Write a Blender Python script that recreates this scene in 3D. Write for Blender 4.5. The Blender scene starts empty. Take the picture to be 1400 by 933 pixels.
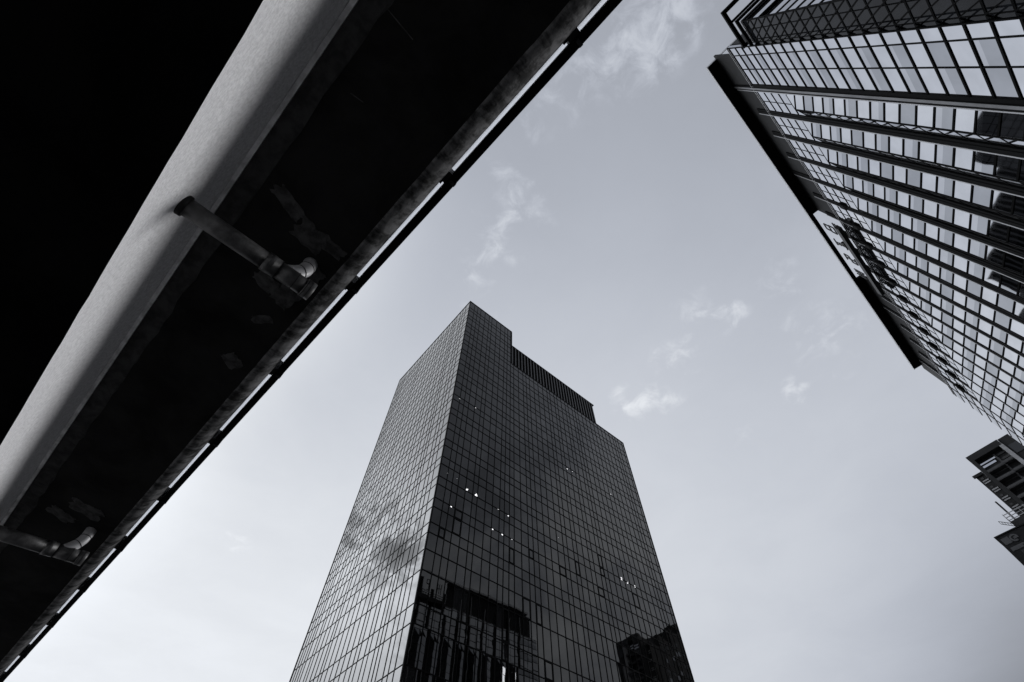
import bpy, math, random
from mathutils import Vector, Matrix
random.seed(7)
R = math.radians
sc = bpy.context.scene
COL = sc.collection

# ------------------------------------------------------------------ camera
CAMZ = 1.6
cd = bpy.data.cameras.new("camera"); cam = bpy.data.objects.new("camera", cd); COL.objects.link(cam)
cd.sensor_width = 36.0; cd.lens = 15.978; cd.clip_start = 0.05; cd.clip_end = 6000
PITCH = R(59.3256); ROLL = R(0.134)
FWD = Vector((0, math.cos(PITCH), math.sin(PITCH))); UP0 = Vector((0, -math.sin(PITCH), math.cos(PITCH))); RT0 = Vector((1, 0, 0))
RT = RT0*math.cos(ROLL) + UP0*math.sin(ROLL); UP = UP0*math.cos(ROLL) - RT0*math.sin(ROLL)
m = Matrix((RT, UP, -FWD)).transposed().to_4x4(); m.translation = (0, 0, CAMZ)
cam.matrix_world = m
sc.camera = cam

def azdir(az, el=0):
    a, e = R(az), R(el)
    return Vector((math.sin(a)*math.cos(e), math.cos(a)*math.cos(e), math.sin(e)))

# ------------------------------------------------------------------ sun, sky
SUN_AZ, SUN_EL = 45, 22
sd = bpy.data.lights.new("sun", 'SUN'); sd.energy = 1.5; sd.angle = R(20); sd.color = (1.0, 0.995, 1.0)
sun = bpy.data.objects.new("sun", sd); COL.objects.link(sun)
sun.rotation_euler = azdir(SUN_AZ, SUN_EL).to_track_quat('Z', 'Y').to_euler()

class NT:
    """small helper to write node trees"""
    def __init__(s, tree): s.t = tree; s.n = tree.nodes; s.l = tree.links
    def new(s, typ, **kw):
        nd = s.n.new(typ)
        for k, v in kw.items(): setattr(nd, k, v)
        return nd
    def put(s, sock, v):
        if isinstance(v, bpy.types.NodeSocket): s.l.new(v, sock)
        else: sock.default_value = v
    def math(s, op, a, b=0.0, c=0.0, clamp=False):
        nd = s.new('ShaderNodeMath', operation=op); nd.use_clamp = clamp
        s.put(nd.inputs[0], a); s.put(nd.inputs[1], b); s.put(nd.inputs[2], c)
        return nd.outputs[0]
    def vmath(s, op, a, b=(0, 0, 0)):
        nd = s.new('ShaderNodeVectorMath', operation=op)
        s.put(nd.inputs[0], a); s.put(nd.inputs[1], b)
        return nd.outputs['Value'] if op in ('LENGTH', 'DISTANCE', 'DOT_PRODUCT') else nd.outputs[0]
    def remap(s, v, a, b, c=0.0, d=1.0, smooth=True):
        nd = s.new('ShaderNodeMapRange'); nd.interpolation_type = 'SMOOTHSTEP' if smooth else 'LINEAR'
        s.put(nd.inputs[0], v)
        for i, q in enumerate((a, b, c, d)): s.put(nd.inputs[1+i], q)
        return nd.outputs[0]
    def noise(s, vec, scale, detail=4, rough=.55, dist=0.0):
        nd = s.new('ShaderNodeTexNoise')
        s.put(nd.inputs['Vector'], vec); nd.inputs['Scale'].default_value = scale
        nd.inputs['Detail'].default_value = detail; nd.inputs['Roughness'].default_value = rough
        nd.inputs['Distortion'].default_value = dist
        return nd.outputs['Fac']
    def scale(s, vec, sc3):
        nd = s.new('ShaderNodeMapping'); s.put(nd.inputs['Vector'], vec); nd.inputs['Scale'].default_value = sc3
        return nd.outputs[0]

wd = bpy.data.worlds.new("World"); sc.world = wd; wd.use_nodes = True
W = NT(wd.node_tree); W.n.clear()
sky = W.new('ShaderNodeTexSky', sky_type='NISHITA'); sky.sun_disc = False
sky.sun_elevation = R(SUN_EL); sky.sun_rotation = R(SUN_AZ); sky.air_density = 1.0; sky.dust_density = 2.0
bw = W.new('ShaderNodeRGBToBW'); W.l.new(sky.outputs[0], bw.inputs[0])
D = W.new('ShaderNodeTexCoord').outputs['Generated']
sep = W.new('ShaderNodeSeparateXYZ'); W.l.new(D, sep.inputs[0])
dx, dy, dz = sep.outputs
# thin overcast veil: its brightness over the dome (brightest low in the west-north-west)
SKYC = dict(c=0.44, x=0.0, y=0.0, z=0.0)
def lobe(az, el, k):
    d_ = W.vmath('DOT_PRODUCT', D, tuple(azdir(az, el)))
    return W.math('POWER', W.math('MAXIMUM', d_, 0.0), k)
veil = W.math('ADD', 0.367, W.math('MULTIPLY', lobe(-72, 28, 32.0), 4.3))
veil = W.math('ADD', veil, W.math('MULTIPLY', lobe(-72, 56, 30.0), 0.75))
veil = W.math('ADD', veil, W.math('MULTIPLY', lobe(-38, 12, 6.0), 0.405))
veil = W.math('ADD', veil, W.math('MULTIPLY', lobe(12, 32, 4.0), 0.245))
veil = W.math('SUBTRACT', veil, W.math('MULTIPLY', lobe(50, 10, 30.0), 0.41))
veil = W.math('SUBTRACT', veil, W.math('MULTIPLY', lobe(116, 48, 24.0), 0.14))
veil = W.math('ADD', veil, W.math('MULTIPLY', lobe(90, 24, 12.0), 0.30))
nish = W.math('MULTIPLY', W.math('POWER', bw.outputs[0], 0.5), 0.02)
veil = W.math('ADD', veil, nish)
# clouds on a plane above the street
zc = W.math('MAXIMUM', dz, 0.06)
cmb = W.new('ShaderNodeCombineXYZ')
W.put(cmb.inputs[0], W.math('DIVIDE', dx, zc)); W.put(cmb.inputs[1], W.math('DIVIDE', dy, zc)); cmb.inputs[2].default_value = 0.37
P = cmb.outputs[0]
warp = W.new('ShaderNodeTexNoise'); W.put(warp.inputs['Vector'], P); warp.inputs['Scale'].default_value = 10.0; warp.inputs['Detail'].default_value = 5
wv = W.new('ShaderNodeVectorMath', operation='SCALE'); W.l.new(W.vmath('SUBTRACT', warp.outputs['Color'], (.5, .5, .5)), wv.inputs[0]); wv.inputs['Scale'].default_value = .16
PW = W.vmath('ADD', P, wv.outputs[0])
wisp = W.noise(P, 17.0, 9, .64, 0.5)
wisp2 = W.noise(P, 2.2, 5, .6, 0.3)
def px_plane(px, py):
    v = FWD + RT*((px-700)/621.377) - UP*((py-466.5)/621.377)
    return (v.x/v.z, v.y/v.z, 0.37)
blobs = [(885, 35, .10, .85), (845, 72, .075, .75), (920, 5, .09, .8), (800, 100, .06, .5), (760, 130, .055, .5), (728, 160, .05, .55), (690, 285, .05, .6), (688, 240, .045, .45), (672, 340, .05, .55), (722, 268, .05, .5), (682, 305, .05, .6), (738, 290, .04, .35), (650, 370, .05, .5), (664, 410, .05, .5),
         (655, 390, .045, .45), (868, 549, .06, .72), (898, 545, .05, .6), (925, 487, .055, .55), (992, 432, .05, .65), (955, 430, .06, .5), (940, 460, .05, .4),
         (1130, 452, .09, .45), (1100, 440, .06, .35), (1098, 532, .055, .5), (1150, 512, .045, .4), (1068, 385, .05, .4), (1025, 592, .04, .3), (320, 738, .06, .3)]
mask = None
for (bx, by, br, ba) in blobs:
    dd = W.vmath('DISTANCE', PW, px_plane(bx, by))
    mk = W.math('MULTIPLY', W.remap(dd, br*1.7, 0.0), ba)
    mask = mk if mask is None else W.math('MAXIMUM', mask, mk)
cl = W.remap(W.math('ADD', wisp, W.math('MULTIPLY', mask, 0.30)), 0.53, 0.86)
cl = W.math('MULTIPLY', cl, W.math('MINIMUM', W.math('MULTIPLY', mask, 1.6), 1.0))
veil = W.math('ADD', veil, W.math('MULTIPLY', cl, 0.20))
veil = W.math('MULTIPLY', veil, W.remap(wisp2, 0.2, 0.8, 0.965, 1.035))
east = W.math('MULTIPLY', lobe(106, 32, 14.0), W.remap(W.noise(D, 4.5, 5, .6, .4), .38, .62, -.38, .38))
veil = W.math('MULTIPLY', veil, W.math('ADD', 1.0, east))
# darker cloud bank low in the west, beyond the viaduct
bank = None
for (az, el, r, a) in [(-60.5, 36, .085, .8), (-59, 34, .07, .7), (-62.5, 36.5, .06, .5), (-65.5, 33.5, .085, .95), (-67, 33, .06, .8), (-63.5, 32.5, .06, .6), (-63.5, 30.2, .045, .6), (-66, 26.5, .06, .3), (-69, 25, .05, .35), (-61, 28, .06, .25)]:
    dd = W.vmath('DISTANCE', D, tuple(azdir(az, el)))
    mk = W.math('MULTIPLY', W.remap(dd, r*1.35, 0.0), a)
    bank = mk if bank is None else W.math('MAXIMUM', bank, mk)
wn = W.noise(D, 22.0, 8, .62, .9)
bk = W.math('MULTIPLY', W.remap(W.math('ADD', wn, W.math('MULTIPLY', bank, .22)), .50, .70), bank)
veil = W.math('MULTIPLY', veil, W.math('SUBTRACT', 1.0, W.math('MULTIPLY', bk, .80)))
# low eastern sky darkened below view, added to deepen shade on the web
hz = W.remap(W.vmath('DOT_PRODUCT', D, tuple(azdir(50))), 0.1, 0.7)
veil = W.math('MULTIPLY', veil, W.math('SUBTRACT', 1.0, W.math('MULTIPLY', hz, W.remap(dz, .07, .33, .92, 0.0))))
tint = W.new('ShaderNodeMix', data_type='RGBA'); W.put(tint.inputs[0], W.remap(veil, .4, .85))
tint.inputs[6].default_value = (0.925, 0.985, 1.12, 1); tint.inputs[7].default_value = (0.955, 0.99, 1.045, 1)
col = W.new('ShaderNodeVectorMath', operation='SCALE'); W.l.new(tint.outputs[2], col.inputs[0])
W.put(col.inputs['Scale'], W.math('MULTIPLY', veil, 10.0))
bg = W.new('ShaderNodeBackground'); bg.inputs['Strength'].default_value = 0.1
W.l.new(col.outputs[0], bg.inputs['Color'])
wo = W.new('ShaderNodeOutputWorld'); W.l.new(bg.outputs[0], wo.inputs['Surface'])

vs = sc.view_settings; sc.display_settings.display_device = 'sRGB'
vs.view_transform = 'Standard'; vs.look = 'None'; vs.gamma = 1; vs.exposure = 0.0; vs.use_curve_mapping = False

# ------------------------------------------------------------------ materials
MATS = {}
def mat(name, color, rough=.6, metal=0.0, ior=1.5, spec=.5, var=0.0, vscale=1.0, bump=0.0, bscale=10.0, bdist=.02, streak=None, emit=0.0, bdetail=4):
    mt = bpy.data.materials.new(name); mt.use_nodes = True
    N = NT(mt.node_tree); b = N.n['Principled BSDF']
    c = (color, color, color*1.02) if not isinstance(color, tuple) else color
    b.inputs['Roughness'].default_value = rough; b.inputs['Metallic'].default_value = metal
    b.inputs['IOR'].default_value = ior; b.inputs['Specular IOR Level'].default_value = spec
    oc = N.new('ShaderNodeTexCoord').outputs['Object']
    if var or streak:
        f = N.noise(oc, vscale, 5, .6, .3)
        if streak:
            f = N.math('ADD', N.math('MULTIPLY', f, .5), N.math('MULTIPLY', N.noise(N.scale(oc, streak), 1.0, 5, .65, .4), .5))
        f = N.remap(f, (.40 if streak else .3), (.60 if streak else .7), 1-var, 1+var)
        sv = N.new('ShaderNodeVectorMath', operation='SCALE'); sv.inputs[0].default_value = c; N.put(sv.inputs['Scale'], f)
        N.l.new(sv.outputs[0], b.inputs['Base Color'])
    else: b.inputs['Base Color'].default_value = (*c, 1)
    if bump:
        bp = N.new('ShaderNodeBump'); bp.inputs['Strength'].default_value = bump; bp.inputs['Distance'].default_value = bdist
        N.put(bp.inputs['Height'], N.noise(oc, bscale, bdetail, .6)); N.l.new(bp.outputs[0], b.inputs['Normal'])
    if emit:
        b.inputs['Emission Color'].default_value = (*c, 1); b.inputs['Emission Strength'].default_value = emit
    MATS[name] = mt
    return mt
mat('asphalt', .035, .9, var=.25, vscale=2, bump=.3, bscale=60)
mat('ground_paving', .035, .9, var=.2, vscale=.3)
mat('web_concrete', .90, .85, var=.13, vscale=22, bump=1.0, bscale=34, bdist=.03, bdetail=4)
mat('shaded_concrete', .012, .9, spec=.05, var=.5, vscale=.9, bump=.4, bscale=9)  # near-black base colour carries the shade under the deck
mat('seam_bead', .6, .9, spec=.1, var=.3, vscale=4)
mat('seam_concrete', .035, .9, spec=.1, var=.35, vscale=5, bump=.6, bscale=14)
mat('edge_concrete', .085, .8, spec=.2, var=.8, vscale=5, streak=(6, 2.0, 2.0), bump=.7, bscale=8, bdist=.03)
mat('patch_concrete', .045, .85, spec=.1, var=.5, vscale=7, bump=.5, bscale=18)
ma = mat('added_diffuser', .9, .5)  # added translucent sheet, passes skylight so the deck-edge slots glow
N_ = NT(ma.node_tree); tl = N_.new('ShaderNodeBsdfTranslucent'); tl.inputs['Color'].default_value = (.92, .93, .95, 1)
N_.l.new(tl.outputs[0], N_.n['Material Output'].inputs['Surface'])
mat('barrier_paint', .005, .6, spec=.1)
mat('bracket_steel', .018, .6, var=.4, vscale=9)
mat('elbow_plastic', .5, .4, var=.08, vscale=8)
mat('pipe_plastic', .065, .4, spec=.4, var=.5, vscale=7, bump=.12, bscale=12)
mat('pipe_band', .012, .6, spec=.2)
mat('tower_glass_hazy', .014, .02, ior=1.53, spec=.5, bump=.05, bscale=.55, bdist=.05, bdetail=1)
mat('tower_glass_clear', .001, .015, ior=1.50, spec=.5, bump=.06, bscale=.5, bdist=.05, bdetail=1)
mat('tower_glass', .004, .015, ior=1.51, spec=.5, bump=.05, bscale=.55, bdist=.05, bdetail=1)
mat('tower_mullion', .004, .6, spec=.05)
mat('tower_mullion_edge', .35, .4, metal=.6)
mat('louver_dark', .006, .6, spec=.1)
mat('roof_dark', .05, .8)
mat('lamp_white', .9, emit=1.6)
mat('spandrel_glass', (.71, .725, .76), .03, metal=1.0, var=.07, vscale=.35, bump=.05, bscale=.5, bdist=.05, bdetail=1)
mat('vision_glass', (.44, .455, .485), .02, metal=1.0, var=.07, vscale=.35, bump=.05, bscale=.5, bdist=.05, bdetail=1)
mat('blind_glass', (.59, .605, .64), .03, metal=1.0, var=.07, vscale=.35, bump=.05, bscale=.5, bdist=.05, bdetail=1)
mat('fin_strip', .22, .4, metal=.7, var=.3, vscale=.25)
mat('dark_glass', (.010, .011, .013), .03, spec=.12, var=.6, vscale=.5, bump=.08, bscale=.6, bdist=.05)
mat('louver_grey', .02, .4, spec=.4)
mat('facade_frame', .004, .6, spec=.04)
mat('fin_paint', .005, .6, spec=.05)
mat('fin_trim', .6, .4, metal=.7)
mat('cornice_paint', .005, .6, spec=.1)
mat('cornice_panel', .02, .6, spec=.2, var=.3, vscale=.6)
mat('white_trim', .75, .5)
mat('sign_dark', .012, .5)
mat('sign_steel', .02, .5)
mat('apartment_dark', .016, .8, var=.25, vscale=.8)
mat('apartment_mid', .07, .8, var=.2, vscale=.8)
mat('apartment_pale', .38, .8, var=.15, vscale=.8)
mat('apartment_window', (.03, .032, .036), .05, spec=.6)
mat('blind_white', .85, .6)
mat('emblem_grey', .13, .6)

# ------------------------------------------------------------------ mesh builder
class MB:
    def __init__(s): s.v = []; s.f = []; s.mi = []; s.smooth = []
    def quad(s, pts, mi=0, smooth=False):
        b = len(s.v); s.v += [tuple(p) for p in pts]; s.f.append(tuple(range(b, b+len(pts)))); s.mi.append(mi); s.smooth.append(smooth)
    def hexa(s, p, mi=0):
        """8 points: bottom ring 0-3, top ring 4-7"""
        b = len(s.v); s.v += [tuple(q) for q in p]
        for f in ((3, 2, 1, 0), (4, 5, 6, 7), (0, 1, 5, 4), (1, 2, 6, 5), (2, 3, 7, 6), (3, 0, 4, 7)):
            s.f.append(tuple(b+i for i in f)); s.mi.append(mi); s.smooth.append(False)
    def box(s, x0, x1, y0, y1, z0, z1, mi=0):
        s.hexa([(x0, y0, z0), (x1, y0, z0), (x1, y1, z0), (x0, y1, z0), (x0, y0, z1), (x1, y0, z1), (x1, y1, z1), (x0, y1, z1)], mi)
    def bar(s, a, b, w, h, up=(0, 0, 1), mi=0):
        a, b, up = Vector(a), Vector(b), Vector(up)
        d = (b-a).normalized(); sx = d.cross(up).normalized(); uy = sx.cross(d).normalized()
        sx *= w/2; uy *= h/2
        s.hexa([a-sx-uy, a+sx-uy, b+sx-uy, b-sx-uy, a-sx+uy, a+sx+uy, b+sx+uy, b-sx+uy], mi)
    def tube(s, pts, rad, n=24, caps=True, mi=0):
        pts = [Vector(p) for p in pts]
        if not isinstance(rad, (list, tuple)): rad = [rad]*len(pts)
        rings = []
        ref = Vector((0.123, .3, 1))
        for i, p in enumerate(pts):
            d = (pts[min(i+1, len(pts)-1)]-pts[max(i-1, 0)]).normalized()
            sx = d.cross(ref).normalized(); sy = d.cross(sx).normalized()
            b = len(s.v)
            for k in range(n):
                t = 2*math.pi*k/n; s.v.append(tuple(p+rad[i]*(math.cos(t)*sx+math.sin(t)*sy)))
            rings.append(b)
        for i in range(len(rings)-1):
            for k in range(n):
                k2 = (k+1) % n
                s.f.append((rings[i]+k, rings[i+1]+k, rings[i+1]+k2, rings[i]+k2)); s.mi.append(mi); s.smooth.append(True)
        if caps:
            s.f.append(tuple(rings[0]+k for k in range(n))); s.mi.append(mi); s.smooth.append(False)
            s.f.append(tuple(rings[-1]+n-1-k for k in range(n))); s.mi.append(mi); s.smooth.append(False)
    def sweep(s, prof, xs, off=lambda x: 0, mi=0, closed=True, smooth=False, cap=True, jit=None):
        """profile in (y,z) swept along local x; off(x) shifts y"""
        rows = []
        for i, x in enumerate(xs):
            b = len(s.v)
            for j, (y, z) in enumerate(prof):
                jy, jz = jit(i, j) if jit else (0, 0)
                s.v.append((x, y+off(x)+jy, z+jz))
            rows.append(b)
        n = len(prof); m_ = n if closed else n-1
        for i in range(len(rows)-1):
            for j in range(m_):
                k = (j+1) % n
                s.f.append((rows[i]+j, rows[i]+k, rows[i+1]+k, rows[i+1]+j)); s.mi.append(mi); s.smooth.append(smooth)
        if closed and cap:
            s.f.append(tuple(rows[0]+j for j in range(n-1, -1, -1))); s.mi.append(mi); s.smooth.append(False)
            s.f.append(tuple(rows[-1]+j for j in range(n))); s.mi.append(mi); s.smooth.append(False)
    def build(s, name, mats, parent=None, bevel=0):
        me = bpy.data.meshes.new(name); me.from_pydata(s.v, [], s.f)
        if not isinstance(mats, (list, tuple)): mats = [mats]
        for q in mats: me.materials.append(MATS[q])
        me.polygons.foreach_set('material_index', s.mi)
        me.polygons.foreach_set('use_smooth', s.smooth)
        me.update()
        o = bpy.data.objects.new(name, me); COL.objects.link(o)
        if parent is not None: o.parent = parent
        if bevel:
            bv = o.modifiers.new('bevel', 'BEVEL'); bv.width = bevel; bv.segments = 2; bv.limit_method = 'ANGLE'
        return o
def thing(name, label, cat, loc, xaz, group=None):
    """Empty whose local x axis points to compass bearing xaz (from +Y clockwise)"""
    o = bpy.data.objects.new(name, None); COL.objects.link(o); o.empty_display_size = .5
    o.location = loc; o.rotation_euler = (0, 0, R(90-xaz)); o['label'] = label; o['category'] = cat
    if group: o['group'] = group
    return o
def project(p):
    v = Vector(p)-Vector((0, 0, CAMZ)); d = v.dot(FWD)
    if d < .1: return None
    return (700+621.377*v.dot(RT)/d, 466.5-621.377*v.dot(UP)/d)
def world(o, p):
    a = o.rotation_euler[2]; c, s_ = math.cos(a), math.sin(a)
    return Vector((o.location[0]+p[0]*c-p[1]*s_, o.location[1]+p[0]*s_+p[1]*c, o.location[2]+p[2]))
def area_px(o, pts):
    q = [project(world(o, p)) for p in pts]
    if any(k is None for k in q): return 0
    cx = sum(k[0] for k in q)/len(q); cy = sum(k[1] for k in q)/len(q)
    if not (0 < cx < 1400 and 0 < cy < 933): return 0
    a = 0
    for i in range(len(q)): a += q[i][0]*q[(i+1) % len(q)][1]-q[(i+1) % len(q)][0]*q[i][1]
    return abs(a)/2

# ------------------------------------------------------------------ ground
def struct(name, mb, mt):
    o = mb.build(name, mt); o['kind'] = 'structure'; return o
g = MB(); g.quad([(-1500, -1500, 0), (1500, -1500, 0), (1500, 1500, 0), (-1500, 1500, 0)]); struct('ground', g, 'ground_paving')
AR = -45.8187
lx, nx = azdir(AR), azdir(AR+90)
g = MB()
for k, (s0, s1, z) in enumerate([(-9, 5, .004)]):
    g.quad([tuple(nx*s0-lx*300+Vector((0, 0, z))), tuple(nx*s1-lx*300+Vector((0, 0, z))), tuple(nx*s1+lx*300+Vector((0, 0, z))), tuple(nx*s0+lx*300+Vector((0, 0, z)))])
struct('road', g, 'asphalt')

# ------------------------------------------------------------------ central glass tower
SC = 0.867
AT = 49.586
C = Vector((-12.3603, 58.7131, 0))*SC
tw = thing('glass_tower', 'dark glass office tower with stepped roof standing in the middle of the view', 'tower', C, AT)
TX, TY = 61.2*SC, 37.75*SC
ZT, ZM, ZL = 122.1*SC+CAMZ, 104.5*SC+CAMZ, 114.3*SC+CAMZ
XS, XE = 16.1*SC, 50.5*SC
rows = [0, 5.2, 9.8, 14.5, 17.2, 21.6, 26.03, 30.65, 33.1, 37.65, 40.8, 43.55, 45.3]
z = 48.15
while z < 119:
    rows += [z, z+1.75]; z += 4.55
rows = [q*SC+CAMZ for q in rows if q < 121.2]; rows[0] = 0
def cols(total, seed, first):
    r = random.Random(seed); out = [0.0]; seq = list(first)
    while out[-1] < total-2.0:
        w = seq.pop(0) if seq else r.choice([1.1, 1.15, 1.2, 1.6, 1.65, 1.75, 1.6])
        out.append(out[-1]+w*SC)
    out.append(total)
    return out
colR = cols(TX, 3, [1.73, 1.16, 1.2, 1.6, 1.6, 1.05, 1.8, 1.6, 1.65, 1.1, 1.2])
colL = cols(TY, 5, [1.95, 1.4, 1.2, 1.8, 1.0, 1.05])
rj = random.Random(11)
cand = []
def tower_panes(face):
    cs = colR if face == 'R' else colL
    for i in range(len(cs)-1):
        for j in range(len(rows)):
            z0 = rows[j]; xm = (cs[i]+cs[i+1])/2
            top = ZT if (face == 'L' or xm < XS) else ZM
            if z0 > top-.5: break
            z1 = min(rows[j+1] if j+1 < len(rows) else top, top)
            if top-z1 < .5: z1 = top
            e = [rj.uniform(-.004, .004) for _ in range(3)]
            o4 = [0, e[0], e[0]+e[1], e[1]]
            q = [(cs[i], z0), (cs[i+1], z0), (cs[i+1], z1), (cs[i], z1)]
            if face == 'R': pts = [(x, -.02+o, zz) for (x, zz), o in zip(q, o4)]
            else: pts = [(-.02+o, x, zz) for (x, zz), o in zip(q, o4)][::-1]
            cand.append((area_px(tw, pts), pts))
tower_panes('R'); tower_panes('L')
cand.sort(key=lambda t: -t[0])
TG = ['tower_glass', 'tower_glass_hazy', 'tower_glass_clear']
for a_, pts in cand[:100]:
    mb = MB(); mb.quad(pts); mb.build('window_pane', rj.choices(TG, (6, 2, 2))[0], tw)
mb = MB()
for a_, pts in cand[100:]: mb.quad(pts, rj.choices((0, 1, 2), (6, 2, 2))[0])
o = mb.build('window_panes', TG, tw); o['kind'] = 'stuff'
# mullion grids, one per face
mb = MB(); w = .085
for x in colR[1:-1]:
    mb.box(x-w/2, x+w/2, -.085, .01, 0, ZT-.35 if x < XS else ZM-.2)
for zz in rows[1:]:
    mb.box(0.09, XS if zz > ZM else TX-.09, -.075, .008, zz-.055, zz+.055)
mb.build('mullion_grid', 'tower_mullion', tw)
mb = MB(); w = .065
for y in colL[1:-1]:
    mb.box(-.07, .01, y-w/2, y+w/2, 0, ZT-.3)
for zz in rows[1:]:
    mb.box(-.06, .008, .09, TY-.09, zz-.05, zz+.05)
mb.build('mullion_grid', 'tower_mullion', tw)
# opening lights, seen as heavier dark frames
rv = random.Random(21)
for k in range(26):
    i = rv.randrange(1, len(colR)-2); j = rv.randrange(6, 17)
    x0, x1, z0, z1 = colR[i], colR[i+1], rows[j], rows[j+1]
    mb = MB()
    for xx in (x0+.1, x1-.1): mb.box(xx-.06, xx+.06, -.095, -.03, z0+.06, z1-.06)
    for q in (z0+.12, z1-.12): mb.box(x0+.16, x1-.16, -.095, -.03, q-.06, q+.06)
    mb.build('window_frame', 'tower_mullion', tw)
# corner trims, body, roofs
mb = MB(); mb.box(-.1, .09, -.1, .09, 0, ZT); mb.build('corner_post', 'tower_mullion', tw)
mb = MB(); mb.box(TX-.09, TX+.1, -.1, .09, 0, ZM); mb.build('corner_post', 'tower_mullion', tw)
mb = MB(); mb.box(-.1, .09, TY-.09, TY+.1, 0, ZT); mb.build('corner_post', 'tower_mullion', tw)
mb = MB(); mb.box(.1, XS-.02, .05, TY-.05, 0, ZT-.3); mb.box(XS, TX-.05, .05, TY-.05, 0, ZM-.3); mb.build('tower_core', 'roof_dark', tw)
mb = MB()
mb.box(.09, XS+.05, -.1, .25, ZT-.32, ZT+.02); mb.box(-.1, .25, .09, TY-.09, ZT-.32, ZT+.02); mb.box(XS-.1, XS+.1, -.09, TY, ZM, ZT-.33)
mb.box(XS+.1, TX-.1, -.1, .25, ZM-.22, ZM+.05)
mb.build('parapet', 'tower_mullion', tw)
# rooftop louvre screen
mb = MB(); mb.box(XS+.2, XE, .7, 1.0, ZM+.06, ZL-.25); mb.box(XE-.3, XE, 1.0, TY-1, ZM+.06, ZL-.25); mb.build('screen_backing', 'louver_dark', tw)
mb = MB(); x = XS+.35; k = 0
while x < XE:
    mb.box(x-.16, x+.16, .02, .62, ZM+.06, ZL-.25); x += 1.02
mb.build('screen_louvers', 'louver_grey', tw)
mb = MB(); mb.box(XS+.11, XE+.02, -.0, 1.1, ZL-.24, ZL); mb.build('screen_cap', 'tower_mullion', tw)
# lit ceiling lamps just behind the glass
lamps = [(1.7, 76.7), (3.7, 77.2, ), (5.9, 77.06), (6.0, 54.8), (8.0, 54.7), (1.7, 55.9), (3.7, 55.9), (3.3, 49.8), (5.0, 49.8), (13.1, 54.4), (15.4, 54.2), (12.0, 49.75), (14.1, 49.75), (16.3, 49.85),
         (45.4, 54.5), (47.2, 54.4), (49.5, 54.5), (33.3, 76.5), (35.1, 76.8), (36.9, 77.2), (46.2, 77.6), (48.5, 77.6), (28.0, 55.7)]
for k, (x, zz) in enumerate(lamps):
    big = k in (3, 4, 14, 15, 16)
    w_, h_ = (.19, .22) if big else ((.13, .08) if k < 18 else (.07, .06))
    x *= SC; zz = zz*SC+CAMZ
    mb = MB()
    if k == 4: mb.quad([(x-.35, -.045, zz-.25), (x+.4, -.045, zz-.25), (x+.05, -.045, zz+.35)])
    else:
        sk = rv.uniform(-.1, .15)
        mb.quad([(x-w_, -.045, zz-h_), (x+w_*.8, -.045, zz-h_+sk), (x+w_, -.045, zz+h_), (x-w_*.7, -.045, zz+h_-sk)])
    mb.build('ceiling_lamp', 'lamp_white', tw)

# ------------------------------------------------------------------ right-hand finned tower
AB = 45.698
PA = 21.4
na = azdir(AB-90)
ft = thing('finned_tower', 'tall office tower with bright mirrored bays between dark vertical fins and a black overhanging roof', 'tower', -na*PA, AB)
def zA(q): return q*PA+CAMZ
A0, FS, FW, FD = 1.180*PA, .1965*PA, .0425*PA, .003*PA
F0 = A0-.0475*PA
S0, S1 = .848*PA, 4.61*PA
ZTOP, ZTR = zA(3.29), zA(2.917)
lev = [zA(2.917-.0875*k) for k in range(0, 34)]
levtop = [zA(2.917+.0875*k) for k in range(0, 5)]
NF = 17
fins = [F0+FS*k for k in range(NF)]
panes = []   # (area, builder-quads)
rp = random.Random(5)
def mir(pts, kind):
    e = [rp.uniform(-.005, .005) for _ in range(2)]
    offs = [0, e[0], e[0]+e[1], e[1]]
    pts = [(p[0], p[1]+o_, p[2]) for p, o_ in zip(pts, offs)]
    quads = []
    if kind == 0: quads.append((pts, 0))
    else:
        f = rp.choice([.4, .45, .6, 1.0, .3, .55])
        a, b, c, d = [Vector(p) for p in pts]
        if f >= 1: quads.append((pts, 1))
        else:
            m0, m1 = d.lerp(a, f), c.lerp(b, f)
            quads.append(([m0, m1, c, d], 2)); quads.append(([a, b, m1, m0], 1))
    panes.append((area_px(ft, pts), quads))
def vband(x0, y0, x1, y1, zs, start=0, allk=None):
    """window panes between consecutive levels on the vertical plane (x0,y0)-(x1,y1)"""
    for j in range(len(zs)-1):
        za, zb = zs[j+1], zs[j]
        k = (j+start) % 2 if allk is None else allk
        mir([(x1, y1, za), (x0, y0, za), (x0, y0, zb), (x1, y1, zb)], k)
def hbars(mb, x0, y0, x1, y1, zs, w=.14, d=.07):
    for zz in zs: mb.bar((x0, y0, zz), (x1, y1, zz), d*2, w)
def vbar(mb, x, y, z0, z1, w=.1, d=.08): mb.box(x-w/2, x+w/2, y-d, y+d, z0, z1)
zall = [ZTOP]+levtop[::-1]+lev[1:]
# corner bay (flush, three panes wide)
cxs = [S0, .905*PA, 1.005*PA, F0-.012*PA]
for i in range(3):
    vband(cxs[i], 0, cxs[i+1], 0, zall, start=(1 if i else 0), allk=(0 if i == 0 else None))
mb = MB()
hbars(mb, S0, .0, F0, .0, zall[1:], .17, .06)
for x in cxs[1:3]: vbar(mb, x, 0, 0, ZTOP, .08, .05)
vbar(mb, F0-.006*PA, .02, 0, ZTOP, .3, .08)
mb.build('mullion_grid', 'facade_frame', ft)
mb = MB(); mb.box(S0-.03, S0+.08, -.03, .08, 0, ZTOP+.1); mb.build('corner_trim', 'facade_frame', ft)
mb = MB()
for j in range(len(lev)-1): mb.quad([(S0, -.03, lev[j+1]), (S0, -.022*PA, lev[j+1]), (S0, -.022*PA, lev[j]+(ZTOP-lev[0] if j == 0 else 0)), (S0, -.03, lev[j]+(ZTOP-lev[0] if j == 0 else 0))])
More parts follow.
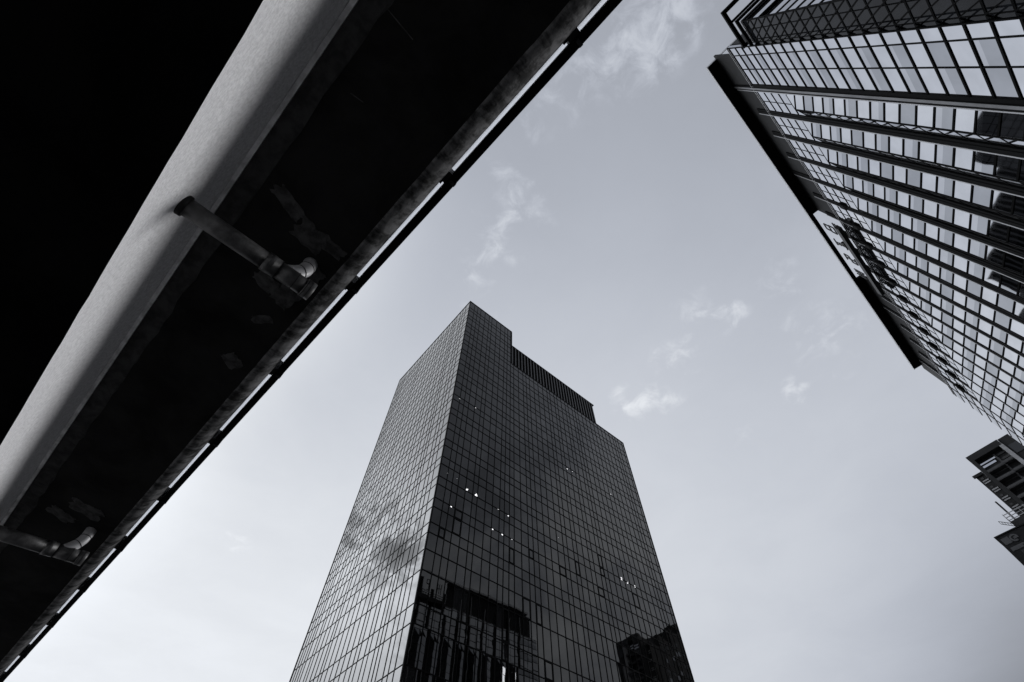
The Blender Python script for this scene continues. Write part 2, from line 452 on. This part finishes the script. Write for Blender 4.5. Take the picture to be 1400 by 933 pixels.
mb.build('return_glazing', 'blind_glass', ft)
mb = MB()
for q in lev: mb.bar((S0, -.03, q), (S0, -.022*PA, q), .06, .15)
mb.box(S0-.05, S0+.02, -.023*PA, -.021*PA, 0, ZTOP)
mb.build('return_mullions', 'facade_frame', ft)
# prow bays between the fins
APX, OUT, END = .071*PA, .0295*PA, .1450*PA
for k in range(NF):
    a0 = fins[k]+FW+.005*PA; a1 = a0+END if k+1 < NF else S1
    last = k+1 == NF
    mid = a0+(a1-a0)*.5
    mb = MB()
    if last:
        vband(a0, 0, mid, 0, zall, 0); vband(mid, 0, a1, 0, zall, 0)
        hbars(mb, a0, 0, a1, 0, zall[1:], .15, .05); vbar(mb, mid, 0, 0, ZTOP, .08, .06)
        mb.build('mullion_grid', 'facade_frame', ft); continue
    vband(a0, 0, mid, 0, [ZTOP]+levtop[::-1], 0, allk=0); vband(mid, 0, a1, 0, [ZTOP]+levtop[::-1], 0, allk=0)
    hbars(mb, a0, 0, a1, 0, levtop[1:], .13, .05); vbar(mb, mid, 0, levtop[0], ZTOP, .06, .04)
    ax = a0+APX
    # first row folds out from the flush crown to the prow
    za, zb = lev[0], lev[1]
    mir([(ax, OUT, zb), (a0, 0, zb), (a0, 0, za), (ax, 0, za)], 0)
    mir([(a1, 0, zb), (ax, OUT, zb), (ax, 0, za), (a1, 0, za)], 0)
    mb.bar((ax, 0, za), (ax, OUT, zb), .1, .14, up=(1, 0, 0))
    zs = lev[1:]
    vband(a0, 0, ax, OUT, zs, k % 2)
    vband(ax, OUT, a1, 0, zs, k % 2, allk=0)
    hbars(mb, a0, 0, ax, OUT, zs, .17, .05); hbars(mb, ax, OUT, a1, 0, zs, .07, .03)
    hbars(mb, a0, 0, a1, 0, lev[:1], .13, .05)
    vbar(mb, ax, OUT, 0, zb, .12, .06)
    mb.build('mullion_grid', 'facade_frame', ft)
# the hundred largest panes stand alone, the rest as one
panes.sort(key=lambda t: -t[0])
PM = ['spandrel_glass', 'vision_glass', 'blind_glass']
for a_, qs in panes[:100]:
    mb = MB()
    for pts, mi in qs: mb.quad(pts, mi)
    mb.build('window_pane', PM, ft)
mb = MB()
for a_, qs in panes[100:]:
    for pts, mi in qs: mb.quad(pts, mi)
o = mb.build('window_panes', PM, ft); o['kind'] = 'stuff'
# fins
for k, x in enumerate(fins):
    mb = MB(); tall = zA(3.44 if k % 4 else 3.54)
    mb.box(x, x+FW*.86, -.3, FD, 0, tall)
    mb.box(x+.3, x+FW*.5, FD, FD+.04, 0, tall-.1)
    f = mb.build('fin', 'fin_paint', ft)
    mb = MB(); mb.box(x+FW*.87, x+FW, -.2, FD+.03, 0, tall+.1)
    mb.build('fin_trim', 'fin_trim', f)
    if k == 0:
        mb = MB(); mb.box(x+.01*PA, x+.024*PA, FD+.045, FD+.08, 0, tall+.4); mb.build('metal_strip', 'fin_strip', f)
    if k >= 5:
        mb = MB(); zb = zA(3.075)
        mb.hexa([(x-.12, FD+.03, zb-.75), (x+FW*.75, FD+.03, zb-.75), (x+FW*.75, FD+.22, zb-.3), (x-.12, FD+.22, zb-.3), (x-.12, FD+.03, zb+.8), (x+FW*.75, FD+.03, zb+.8), (x+FW*.75, FD+.22, zb+.8), (x-.12, FD+.22, zb+.8)])
        mb.bar((x+FW*.3, FD+.12, zb+.8), (x+FW*.3, FD+.12, zb+1.5), .12, .12, up=(0, 1, 0))
        mb.build('davit_box', 'fin_paint', f)
# parapet rails above the glazing, dark crown wall, cornice
mb = MB(); mb.box(S0, S1, -.3, .04, ZTOP+.02, ZTOP+.22); mb.build('parapet', 'facade_frame', ft)
mb = MB()
mb.box(S0+.02, S1-.1, .045, .085, ZTOP+.06, ZTOP+.14); mb.box(S0+.02, S1-.1, .03, .07, ZTOP-.32, ZTOP-.25)
mb.build('parapet_rail', 'white_trim', ft)
ZC = zA(3.58); SG0, SG1 = 2.36*PA, 3.14*PA
mb = MB()
for (xa, xb) in ((.90*PA, SG0), (SG1, 4.5*PA)):
    mb = MB(); mb.box(xa, xb, -.35, -.08, ZTOP+.24, ZC+.3); mb.build('crown_wall', 'cornice_panel', ft)
CO = .0655*PA
mb = MB()
mb.box(.925*PA, SG0, -.4, CO, ZC, ZC+.45); mb.box(SG1, 4.43*PA, -.4, CO, ZC+.001, ZC+.45); mb.box(SG0, SG1, CO*.55, CO, ZC+.002, ZC+.45)
mb.build('cornice', 'cornice_paint', ft)
mb = MB(); mb.box(0.925*PA-.08, 4.43*PA+.06, CO, CO+.06, ZC-.12, ZC+.5); mb.box(.925*PA-.08, .925*PA, -25, CO, ZC-.1, ZC+.5); mb.build('cornice_edge', 'white_trim', ft)
# recessed corner: dark glazed strip with diagonal bracing, then the receding side face
SB = .7145*PA; DB = -.022*PA; ZB = zA(2.955)
def a2(pxs):  # no-op guard
    return pxs
mb = MB(); mb.box(SB, S0-.06, DB-.1, DB, 0, ZB); mb.build('corner_glazing', 'dark_glass', ft)
mb = MB()
zz = ZB
lv = [ZB-.0875*PA*k for k in range(33)]
for q in lv: mb.bar((SB, DB, q), (S0-.06, DB, q), .08, .17)
for q in [ZB-.0875*PA*k for k in range(-6, 33)]:
    x0, z0, x1, z1 = SB, q-.262*PA, S0-.06, q
    z0 = q-.262*PA*.97
    if z1 > ZB:
        f = (z1-ZB)/(z1-z0); x1 = x1+(x0-x1)*f; z1 = ZB
    if x1-x0 < .2: continue
    mb.bar((x0, DB+.03, z0), (x1, DB+.03, z1), .10, .10, up=(0, 1, 0))
vbar(mb, (SB+S0)/2-.3, DB, 0, ZB, .06, .05)
mb.build('corner_bracing', 'facade_frame', ft)
mb = MB()
DEPTH = 1.15*PA
for j in range(len(lv)-1):
    for (ya, yb) in ((DB, DB-.28*PA), (DB-.28*PA, DB-.6*PA), (DB-.6*PA, DB-DEPTH)):
        mb.quad([(SB, ya, lv[j+1]), (SB, yb, lv[j+1]), (SB, yb, lv[j]), (SB, ya, lv[j])], (j+1) % 2)
mb.build('side_glazing', ['spandrel_glass', 'blind_glass'], ft)
mb = MB()
for q in lv: mb.bar((SB, DB, q), (SB, DB-DEPTH, q), .14, .17)
mb.box(SB-.08, SB+.06, DB-.08, DB+.06, 0, ZB)
mb.build('side_mullions', 'facade_frame', ft)
mb = MB(); mb.bar((SB-.1, DB+.1, ZB+.15), (SB-.1, DB-DEPTH, ZB+.15), .12, .1); mb.bar((SB-.1, DB+.1, ZB+.15), (S0-.1, DB+.1, ZB+.15), .12, .1); mb.build('side_trim', 'white_trim', ft)
mb = MB(); mb.bar((SB-.35, DB+.3, ZB+.5), (SB-.35, DB-DEPTH, ZB+.5), .3, .3); mb.bar((SB-.5, DB+.3, ZB+.5), (S0, DB+.3, ZB+.5), .3, .3); mb.build('side_parapet', 'facade_frame', ft)
# open roof frame round the corner
ZF = zA(3.05)
mb = MB()
fx0 = .632*PA
mb.box(fx0-.22, S0+.2, -.3, .1, ZF, ZF+.4); mb.box(fx0-.22, fx0+.22, -1.1*PA, -.3, ZF+.001, ZF+.4)
for q in (.70, .845): mb.box(q*PA-.12, q*PA+.12, -1.1*PA, -.3, ZF+.05, ZF+.3)
mb.build('roof_frame', 'facade_frame', ft)
mb = MB(); mb.box(S0+.02, S1-.03, -38, -.6, 0, ZTOP); mb.box(SB+.1, S0+.02, -38, DB-.12, 0, ZB-.1); mb.build('tower_core', 'roof_dark', ft)

# sign in the roof opening
sg = thing('roof_sign', 'sign of dark letters on a steel truss under the black roof edge', 'sign', world(ft, ((SG0+SG1)/2, .03*PA, zA(3.3))), AB)
sw = (SG1-SG0)/2-.3; hgt = (ZC-zA(3.3))
mb = MB()
for zz in (0.0, .62, 1.25): mb.bar((-sw, 0, zz), (sw, 0, zz), .14, .10)
k = -sw; t_ = 0
while k < sw-.2:
    mb.bar((k, 0, .05 if t_ else 1.2), (min(k+.42, sw), 0, 1.2 if t_ else .05), .06, .07, up=(0, 1, 0)); k += .42; t_ = 1-t_
mb.build('sign_truss', 'sign_steel', sg)
mb = MB(); mb.box(-sw, sw, -.05, .5, -1.15, -.12); mb.build('sign_walkway', 'sign_dark', sg)
def glyph(name, strokes, x0, w_, h_):
    mb = MB()
    for (ax_, az_, bx_, bz_) in strokes:
        mb.bar((x0+ax_*w_, .12, 1.6+az_*h_), (x0+bx_*w_, .12, 1.6+bz_*h_), .18, .13, up=(0, 1, 0))
    mb.build(name, 'sign_dark', sg)
G = [[(0, 0, 1, 0), (1, 0, 1, .5), (1, .5, 0, .5), (0, .5, 0, 0), (.1, .5, .1, 1), (.1, 1, .9, 1), (.9, 1, .9, .5)],
     [(0, 1, 1, 1), (1, 1, 0, 0), (0, 0, 1, 0), (.3, .55, .8, .55), (.5, 1, .5, .2)],
     [(0, .0, 1, .0), (1, 0, 1, .5), (1, .5, 0, .55), (0, .55, 0, 1), (0, 1, 1, 1), (.5, 0, .5, 1)],
     [(0, 0, 0.1, 1), (.45, 0, .45, 1), (.9, 0, .9, 1), (0, .5, .9, .62)]]
for i, st in enumerate(G): glyph('letter', st, sw-3.0-i*4.0 if False else -sw+1.2+i*(2*sw-3.2)/3.4, 1.5, hgt*.46)

# ------------------------------------------------------------------ viaduct
vd = thing('elevated_viaduct', 'concrete elevated viaduct crossing overhead with a curved pale girder and dark deck underside', 'viaduct', (0, 0, CAMZ), AR)
def sm(x): x = max(0, min(1, x)); return x*x*(3-2*x)
def offv(x): return -.0095*(x-1.0)            # runs very slightly skew to the street (local y = -s)
def offe(x): return -.0138*x                    # deck edge flares slightly outwards
xs = [-32+1.0*i for i in range(23)]+[-9+.25*i for i in range(150)]+[29+1.5*i for i in range(21)]
rz = random.Random(3)
# girder: hollow side seen as one smooth concave web, flat soffit
web = [(1.66, 6.02), (1.69, 5.82), (1.715, 5.55), (1.725, 5.3), (1.728, 5.1), (1.72, 4.9), (1.695, 4.65), (1.645, 4.38), (1.60, 4.2), (1.54, 4.0)]
prof = web+[(6.6, 4.0), (6.9, 6.02)]
jt = [[(rz.gauss(0, .003), rz.gauss(0, .003)) for _ in range(3)] for _ in xs]
mb = MB()
n0 = len(web)
mb.sweep(web, xs, offv, 0, closed=False, smooth=True, jit=lambda i, j: (rz.gauss(0, .0015), rz.gauss(0, .0015)) if j == n0-1 else (0, 0))
mb.build('girder_web', 'web_concrete', vd)
mb = MB(); mb.sweep([(1.545, 4.001), (6.6, 4.001), (6.9, 6.0), (1.7, 6.0)], xs, offv, 0, closed=False, cap=False); mb.build('girder_soffit', 'shaded_concrete', vd)
# deck slab
mb = MB(); mb.sweep([(.02, 6.0), (8.4, 6.0), (8.4, 6.3), (.02, 6.3)], xs, offv, jit=lambda i, j: (offe(xs[i])-offv(xs[i]), 0) if j in (0, 3) else (0, 0)); mb.build('deck_slab', 'shaded_concrete', vd)
# cast seam along the top of the web
mb = MB(); mb.sweep([(1.60, 5.965), (1.66, 5.965), (1.66, 5.999), (1.60, 5.999)], xs, offv); mb.build('seam_bead', 'seam_bead', vd)
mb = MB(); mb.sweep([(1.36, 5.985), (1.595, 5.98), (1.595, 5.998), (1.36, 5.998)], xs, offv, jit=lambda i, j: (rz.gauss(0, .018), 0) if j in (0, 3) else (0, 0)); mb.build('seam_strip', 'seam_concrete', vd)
# rounded edge beam with rain streaks
eb = []
for i in range(9):
    t = i/8*math.pi/2; eb.append((.03-.242*math.sin(t), 5.988+.30*(1-math.cos(t))))
eb = eb+[(-.212, 6.6), (.06, 6.6), (.03, 6.32)]
ex = [-32+1.0*i for i in range(23)]+[-9+.06*i for i in range(500)]+[21+1.5*i for i in range(26)]
rb_ = random.Random(17)
lump = [[0]*len(eb) for _ in ex]
for _ in range(420):
    c0 = rb_.uniform(-8, 20); j0 = rb_.randrange(0, 9); wd_ = rb_.uniform(.05, .22); hh = rb_.uniform(-.008, .010); sl = rb_.uniform(.01, .05)
    for i, x in enumerate(ex):
        if abs(x-c0) > 1: continue
        for j in range(0, 9):
            lump[i][j] += hh*math.exp(-((x-c0-sl*(j-j0))/wd_)**2-((j-j0)/3.0)**2)
mb = MB(); mb.sweep(eb, ex, offe, 0, smooth=True, jit=lambda i, j: (-lump[i][j]*.5, -lump[i][j]) if j < 8 else (0, 0)); mb.build('edge_beam', 'edge_concrete', vd)
# barrier panels, brackets, and added translucent strips to whiten the beam-barrier slots
PER = 2.22; X00 = -.75
for k in range(-6, 14):
    xa, xb = X00+PER*k, X00+PER*(k+1)
    seg = [xa+.004+(xb-xa-.008)*i/2 for i in range(3)]
    mb = MB(); mb.sweep([(-.270, 6.28), (-.380, 6.28), (-.380, 6.56), (-.270, 6.56)], seg, offe); mb.build('barrier_panel', 'barrier_paint', vd)
    mb = MB(); mb.sweep([(-.205, 6.565), (-.285, 6.565), (-.285, 6.572), (-.205, 6.572)], seg, offe); mb.build('added_glow_strip', 'added_diffuser', vd)
    oe = offe(xa)
    mb = MB()
    mb.hexa([(xa-.08, -.19+oe, 6.30), (xa+.08, -.19+oe, 6.30), (xa+.08, -.285+oe, 6.30), (xa-.08, -.285+oe, 6.30),
             (xa-.08, -.19+oe, 6.55), (xa+.08, -.19+oe, 6.55), (xa+.08, -.285+oe, 6.55), (xa-.08, -.285+oe, 6.55)])
    mb.box(xa-.022, xa+.022, -.388+oe, -.30+oe, 6.265, 6.50)
    mb.box(xa+.08, xa+.13, -.24+oe, -.19+oe, 6.34, 6.40)
    mb.build('bracket', 'bracket_steel', vd)
# parapet kerb on the far side and piers
mb = MB(); mb.sweep([(8.1, 6.3), (8.4, 6.3), (8.4, 7.2), (8.2, 7.2)], xs, offv); mb.build('far_parapet', 'shaded_concrete', vd)
for xp in (-24, 38):
    mb = MB(); mb.tube([(xp, 4.2, -CAMZ), (xp, 4.2, 3.2), (xp, 4.2, 4.0)], [1.0, 1.0, 1.7], 28); mb.build('pier', 'shaded_concrete', vd)
# shallow repair patches on the deck soffit
rr = random.Random(9)
def patch(x, y, w_, h_, ang):
    c_, s_ = math.cos(ang), math.sin(ang)
    pts = []
    n = 26
    zb = 5.995-.0015*rr.randrange(1, 9)
    for i in range(n):
        t = 2*math.pi*i/n
        ux = max(-1, min(1, 1.5*math.cos(t)))*w_/2*(1+rr.uniform(-.22, .15)); uy = max(-1, min(1, 1.5*math.sin(t)))*h_/2*(1+rr.uniform(-.22, .15))
        pts.append((x+ux*c_-uy*s_, y+offv(x)+ux*s_+uy*c_))
    mb = MB()
    b = [(p[0], p[1], zb) for p in pts]; t_ = [(p[0], p[1], 6.0) for p in pts]
    mb.quad(b)
    for i in range(n): mb.quad([t_[i], t_[(i+1) % n], b[(i+1) % n], b[i]])
    mb.build('repair_patch', 'patch_concrete', vd)
for a in [(3.30, .55, .34, .42, .1), (3.12, .98, .2, .5, .3), (3.22, .26, .2, .38, .05), (3.72, .2, .24, .26, .2), (4.3, .62, .26, .34, .3), (11.2, .6, .4, .6, .1), (11.7, .9, .3, .5, .3), (4.9, .35, .3, .14, .8), (5.9, .3, .25, .3, .4), (4.3, .3, .4, .3, .2)]: patch(*a)

for (x0, s0, x1, s1, w_) in ((.56, -1.41, .58, -.98, .012), (1.50, -1.15, 1.47, -.99, .010)):
    mb = MB(); mb.bar((x0, -s0, 5.992), (x1, -s1, 5.992), w_, .014); mb.build('surface_conduit', 'patch_concrete', vd)
# ------------------------------------------------------------------ drain pipes
def drain(x, label, end_s, zp=5.50):
    yo = end_s+offv(x)
    d = thing('drain_pipe', label, 'drain pipe', world(vd, (x, yo, zp)), AR, 'drain pipes under the viaduct deck')
    y0, y1 = 1.72+offv(x)-yo, end_s+offv(x)-yo
    r = .115
    d.rotation_euler = (-math.atan2(.17, 1.6), 0, d.rotation_euler[2])
    def Y(f): return y0+(y1-y0)*f
    mb = MB(); mb.tube([(0, y0+.15, 0), (0, Y(.62), 0)], r, 32); mb.build('pipe', 'pipe_plastic', d)
    mb = MB(); mb.tube([(0, Y(.60), 0), (0, Y(.66), 0), (0, Y(.66)-.001, 0), (0, Y(.71), 0)], [r+.016, r+.016, r+.012, r+.012], 32)
    mb.build('coupling', 'pipe_plastic', d)
    mb = MB(); mb.tube([(0, Y(.71), 0), (0, Y(.93), 0)], r+.002, 32); mb.build('tee', 'pipe_plastic', d)
    mb = MB(); mb.tube([(0, Y(.925), 0), (0, Y(1), 0)], r+.012, 32); mb.build('end_cap', 'pipe_plastic', d)
    mb = MB()
    for f in (.605, .655, .712, .85, .935, .965): mb.tube([(0, Y(f)-.003, 0), (0, Y(f)+.003, 0)], r+.0155, 32)
    mb.build('joint_rings', 'pipe_band', d)
    # branch elbow up into the slab
    rb = .097
    ys = Y(.745)
    pts = [(0, ys, .02), (-.01, ys-.09, .11), (-.02, ys-.16, .20), (-.03, ys-.20, .30), (-.03, ys-.215, .42), (-.03, ys-.215, .56)]
    mb = MB(); mb.tube(pts, rb, 28); e = mb.build('elbow', 'elbow_plastic', d)
    mb = MB(); mb.tube([(-.02, ys-.163, .205), (-.021, ys-.168, .215)], rb+.005, 28); mb.tube([(-.03, ys-.207, .36), (-.03, ys-.208, .37)], rb+.005, 28); mb.build('joint_rings', 'pipe_band', e)
    # collar where it enters the girder
    mb = MB(); mb.tube([(0, y0+.06, 0), (0, y0-.03, 0)], [r+.028, r+.02], 32); mb.build('wall_collar', 'pipe_band', d)
    return d
drain(3.66, 'grey plastic drain pipe with branch elbow under the middle of the deck, near the camera', .064)
drain(11.8, 'shadowed drain pipe at the far lower end of the deck', .02)

# ------------------------------------------------------------------ distant buildings on the right
DA = 146
a_, u_ = azdir(AB), azdir(AB+90)
ap = thing('apartment_building', 'dark apartment block with framed balconies and two bright blinds beyond the finned tower', 'building', a_*DA+u_*20.9-azdir(144)*20.9, 144)
def zc_(q): return q+CAMZ
mb = MB(); mb.box(20.9, 31.2, 1.2, 13, 0, zc_(86.2)); mb.box(28.9, 31.4, .0, 1.2, 0, zc_(87.0)); mb.build('wall', 'apartment_dark', ap)
for (xa, xb, ya, yb, zt) in ((21.2, 29, 14, 24, 91.5), (21.0, 29, 24.02, 34, 97.0), (22.2, 29, 34.02, 52, 103.5)):
    mb = MB(); mb.box(xa, xb, ya, yb, 0, zc_(zt)); wl = mb.build('rear_block', 'apartment_dark', ap)
    for q in range(int((yb-ya)/3.2)):
        for r_ in range(9):
            if (q*7+r_*3) % 5 == 0: continue
            mb = MB(); mb.box(xa-.06, xa-.003, ya+.8+q*3.2, ya+2.4+q*3.2, zc_(zt-3.4-3.1*r_), zc_(zt-1.9-3.1*r_)); mb.build('window', 'vision_glass' if (q+r_*2) % 4 == 0 else 'apartment_window', wl)
mb = MB(); mb.box(20.9, 28.8, -.4, 1.2, zc_(85.3), zc_(86.9)); mb.box(20.9, 21.8, -.4, 1.2, 0, zc_(85.3)); mb.build('portal_frame', 'apartment_dark', ap)
mb = MB(); mb.box(28.05, 28.9, -.4, 1.2, 0, zc_(85.3)); mb.build('portal_side', 'apartment_pale', ap)
for k in range(14):
    z0 = 84.3-2.65*k
    if k == 0:
        for (q0, q1, uu0, uu1) in ((84.15, 84.75, 21.9, 25.6), (83.25, 83.75, 21.9, 25.0)):
            mb = MB(); mb.box(uu0, uu1, 1.0, 1.19, zc_(q0), zc_(q1)); mb.build('window_blind', 'spandrel_glass', ap)
        mb = MB(); mb.box(26.1, 28.0, 1.0, 1.19, zc_(84.2), zc_(84.7)); mb.box(26.1, 28.0, 1.0, 1.19, zc_(82.9), zc_(83.4)); mb.build('window', 'apartment_mid', ap)
    else:
        for (w0, w1) in ((22.2, 24.9), (25.9, 27.8)):
            mb = MB(); mb.box(w0, w1, 1.08, 1.19, zc_(z0-.3), zc_(z0+.9)); wi = mb.build('window', 'apartment_window', ap)
            mb = MB(); mb.box(w0+.9, w0+1.05, 1.02, 1.07, zc_(z0-.3), zc_(z0+.9)); mb.box(w0+.1, w0+.8, 1.02, 1.07, zc_(z0-.25), zc_(z0+.1)); mb.build('frame', 'apartment_mid', wi)
        mb = MB(); mb.box(21.81, 25.65, -.7, 1.0, zc_(z0-.75), zc_(z0-.6)); mb.box(21.81, 25.65, -.75, -.65, zc_(z0-.6), zc_(z0-.1)); mb.build('balcony', 'apartment_mid', ap)
        mb = MB(); mb.box(25.75, 28.0, -.2, 1.0, zc_(z0-.35), zc_(z0-.2)); mb.box(25.75, 28.0, -.25, -.15, zc_(z0-.2), zc_(z0+.35)); mb.build('balcony', 'apartment_mid', ap)
    mb = MB(); mb.box(25.5, 25.9, .6, 1.18, zc_(z0-2.4), zc_(z0+.5)); mb.build('pilaster', 'apartment_mid', ap)
for q in (82, 77, 72):
    mb = MB(); mb.box(29.3, 31.3, -.15, -.003, zc_(q), zc_(q+2.5)); mb.build('window', 'apartment_window', ap)
# rear wing seen past the left edge
mb = MB(); mb.box(18.9, 20.88, 3.0, 8, 0, zc_(83.8)); mb.build('rear_wing', 'apartment_dark', ap)
mb = MB(); mb.box(18.5, 20.86, 2.6, 2.98, zc_(83.2), zc_(83.9)); mb.build('wing_cap', 'apartment_dark', ap)
for k in range(5):
    z0 = 81.7-2.65*k
    mb = MB(); mb.box(19.3, 20.7, 2.85, 2.98, zc_(z0-.15), zc_(z0+.15)); mb.box(19.3, 20.7, 2.85, 2.98, zc_(z0-.75), zc_(z0-.45)); mb.build('window_sill', 'apartment_pale', ap)
    mb = MB(); mb.box(19.5, 20.1, 2.9, 2.97, zc_(z0+.5), zc_(z0+1.0)); mb.build('window', 'apartment_mid', ap)
mb = MB(); mb.box(17.6, 17.95, 2.6, 4.5, zc_(71.2), zc_(76.4)); mb.box(17.95, 18.9, 3.4, 3.6, zc_(71.3), zc_(71.7)); mb.build('side_fin', 'apartment_dark', ap)
mb = MB(); mb.box(16.8, 31, -3, 1.1, 0, zc_(68.6)); mb.build('podium', 'apartment_dark', ap)
mb = MB()
for k in range(3):
    zz = zc_(68.9+.7*k); mb.bar((16.8, -3, zz), (30, -3, zz), .12, .12); mb.bar((16.8, -3, zz), (16.8, 1, zz), .12, .12)
for k in range(12): mb.bar((16.8+k*1.1, -3, zc_(68.6)), (16.8+k*1.1, -3, zc_(70.6)), .1, .1, up=(0, 1, 0))
mb.build('railing', 'apartment_pale', ap)
mb = MB()
for k in range(8): mb.bar((15.2+.35*k, -3.6, zc_(68.7-.35*k)), (15.2+.35*k, -3.6, zc_(69.4-.35*k)), .08, .08, up=(0, 1, 0))
mb.bar((15.2, -3.6, zc_(69.4)), (17.9, -3.6, zc_(66.9)), .1, .1, up=(0, 1, 0)); mb.bar((15.2, -3.6, zc_(68.7)), (17.9, -3.6, zc_(66.2)), .1, .1, up=(0, 1, 0))
mb.build('stair_rail', 'apartment_dark', ap)

DL = 110
lo = thing('low_building', 'dark low building with a round emblem below its roof edge in the lower right corner', 'building', a_*DL+u_*9.0-azdir(142)*9.0, 142)
mb = MB(); mb.box(9.0, 40, 0, 18, 0, zc_(51.1)); mb.build('wall', 'apartment_dark', lo)
mb = MB(); mb.box(8.9, 40.1, -.12, 18.1, zc_(51.1), zc_(51.3)); mb.build('roof_edge', 'apartment_dark', lo)
mb = MB()
cx, cz, ro, ri = 11.15, zc_(50.0), .62, .34
for k in range(22):
    t0, t1 = R(-20+k*320/22), R(-20+(k+1)*320/22)
    P4 = [(cx+ro*math.cos(t0), cz+ro*math.sin(t0)), (cx+ro*math.cos(t1), cz+ro*math.sin(t1)), (cx+ri*math.cos(t1), cz+ri*math.sin(t1)), (cx+ri*math.cos(t0), cz+ri*math.sin(t0))]
    mb.hexa([(p[0], -.12, p[1]) for p in P4]+[(p[0], -.005, p[1]) for p in P4])
mb.box(cx-.1, cx+.35, -.1, -.005, cz-.2, cz+.18)
mb.build('emblem', 'emblem_grey', lo)
for (u0, u1, q0, q1, mt) in ((9.5, 11.6, 48.3, 48.9, 'emblem_grey'), (11.3, 14.5, 47.3, 48.7, 'apartment_mid'), (10.4, 11.1, 45.8, 48.0, 'apartment_mid'), (9.4, 10.5, 49.5, 50.6, 'emblem_grey'), (11.6, 15, 44.5, 46.6, 'apartment_window')):
    mb = MB(); mb.box(u0, u1, -.06, -.003, zc_(q0), zc_(q1)); mb.build('wall_panel', mt, lo)
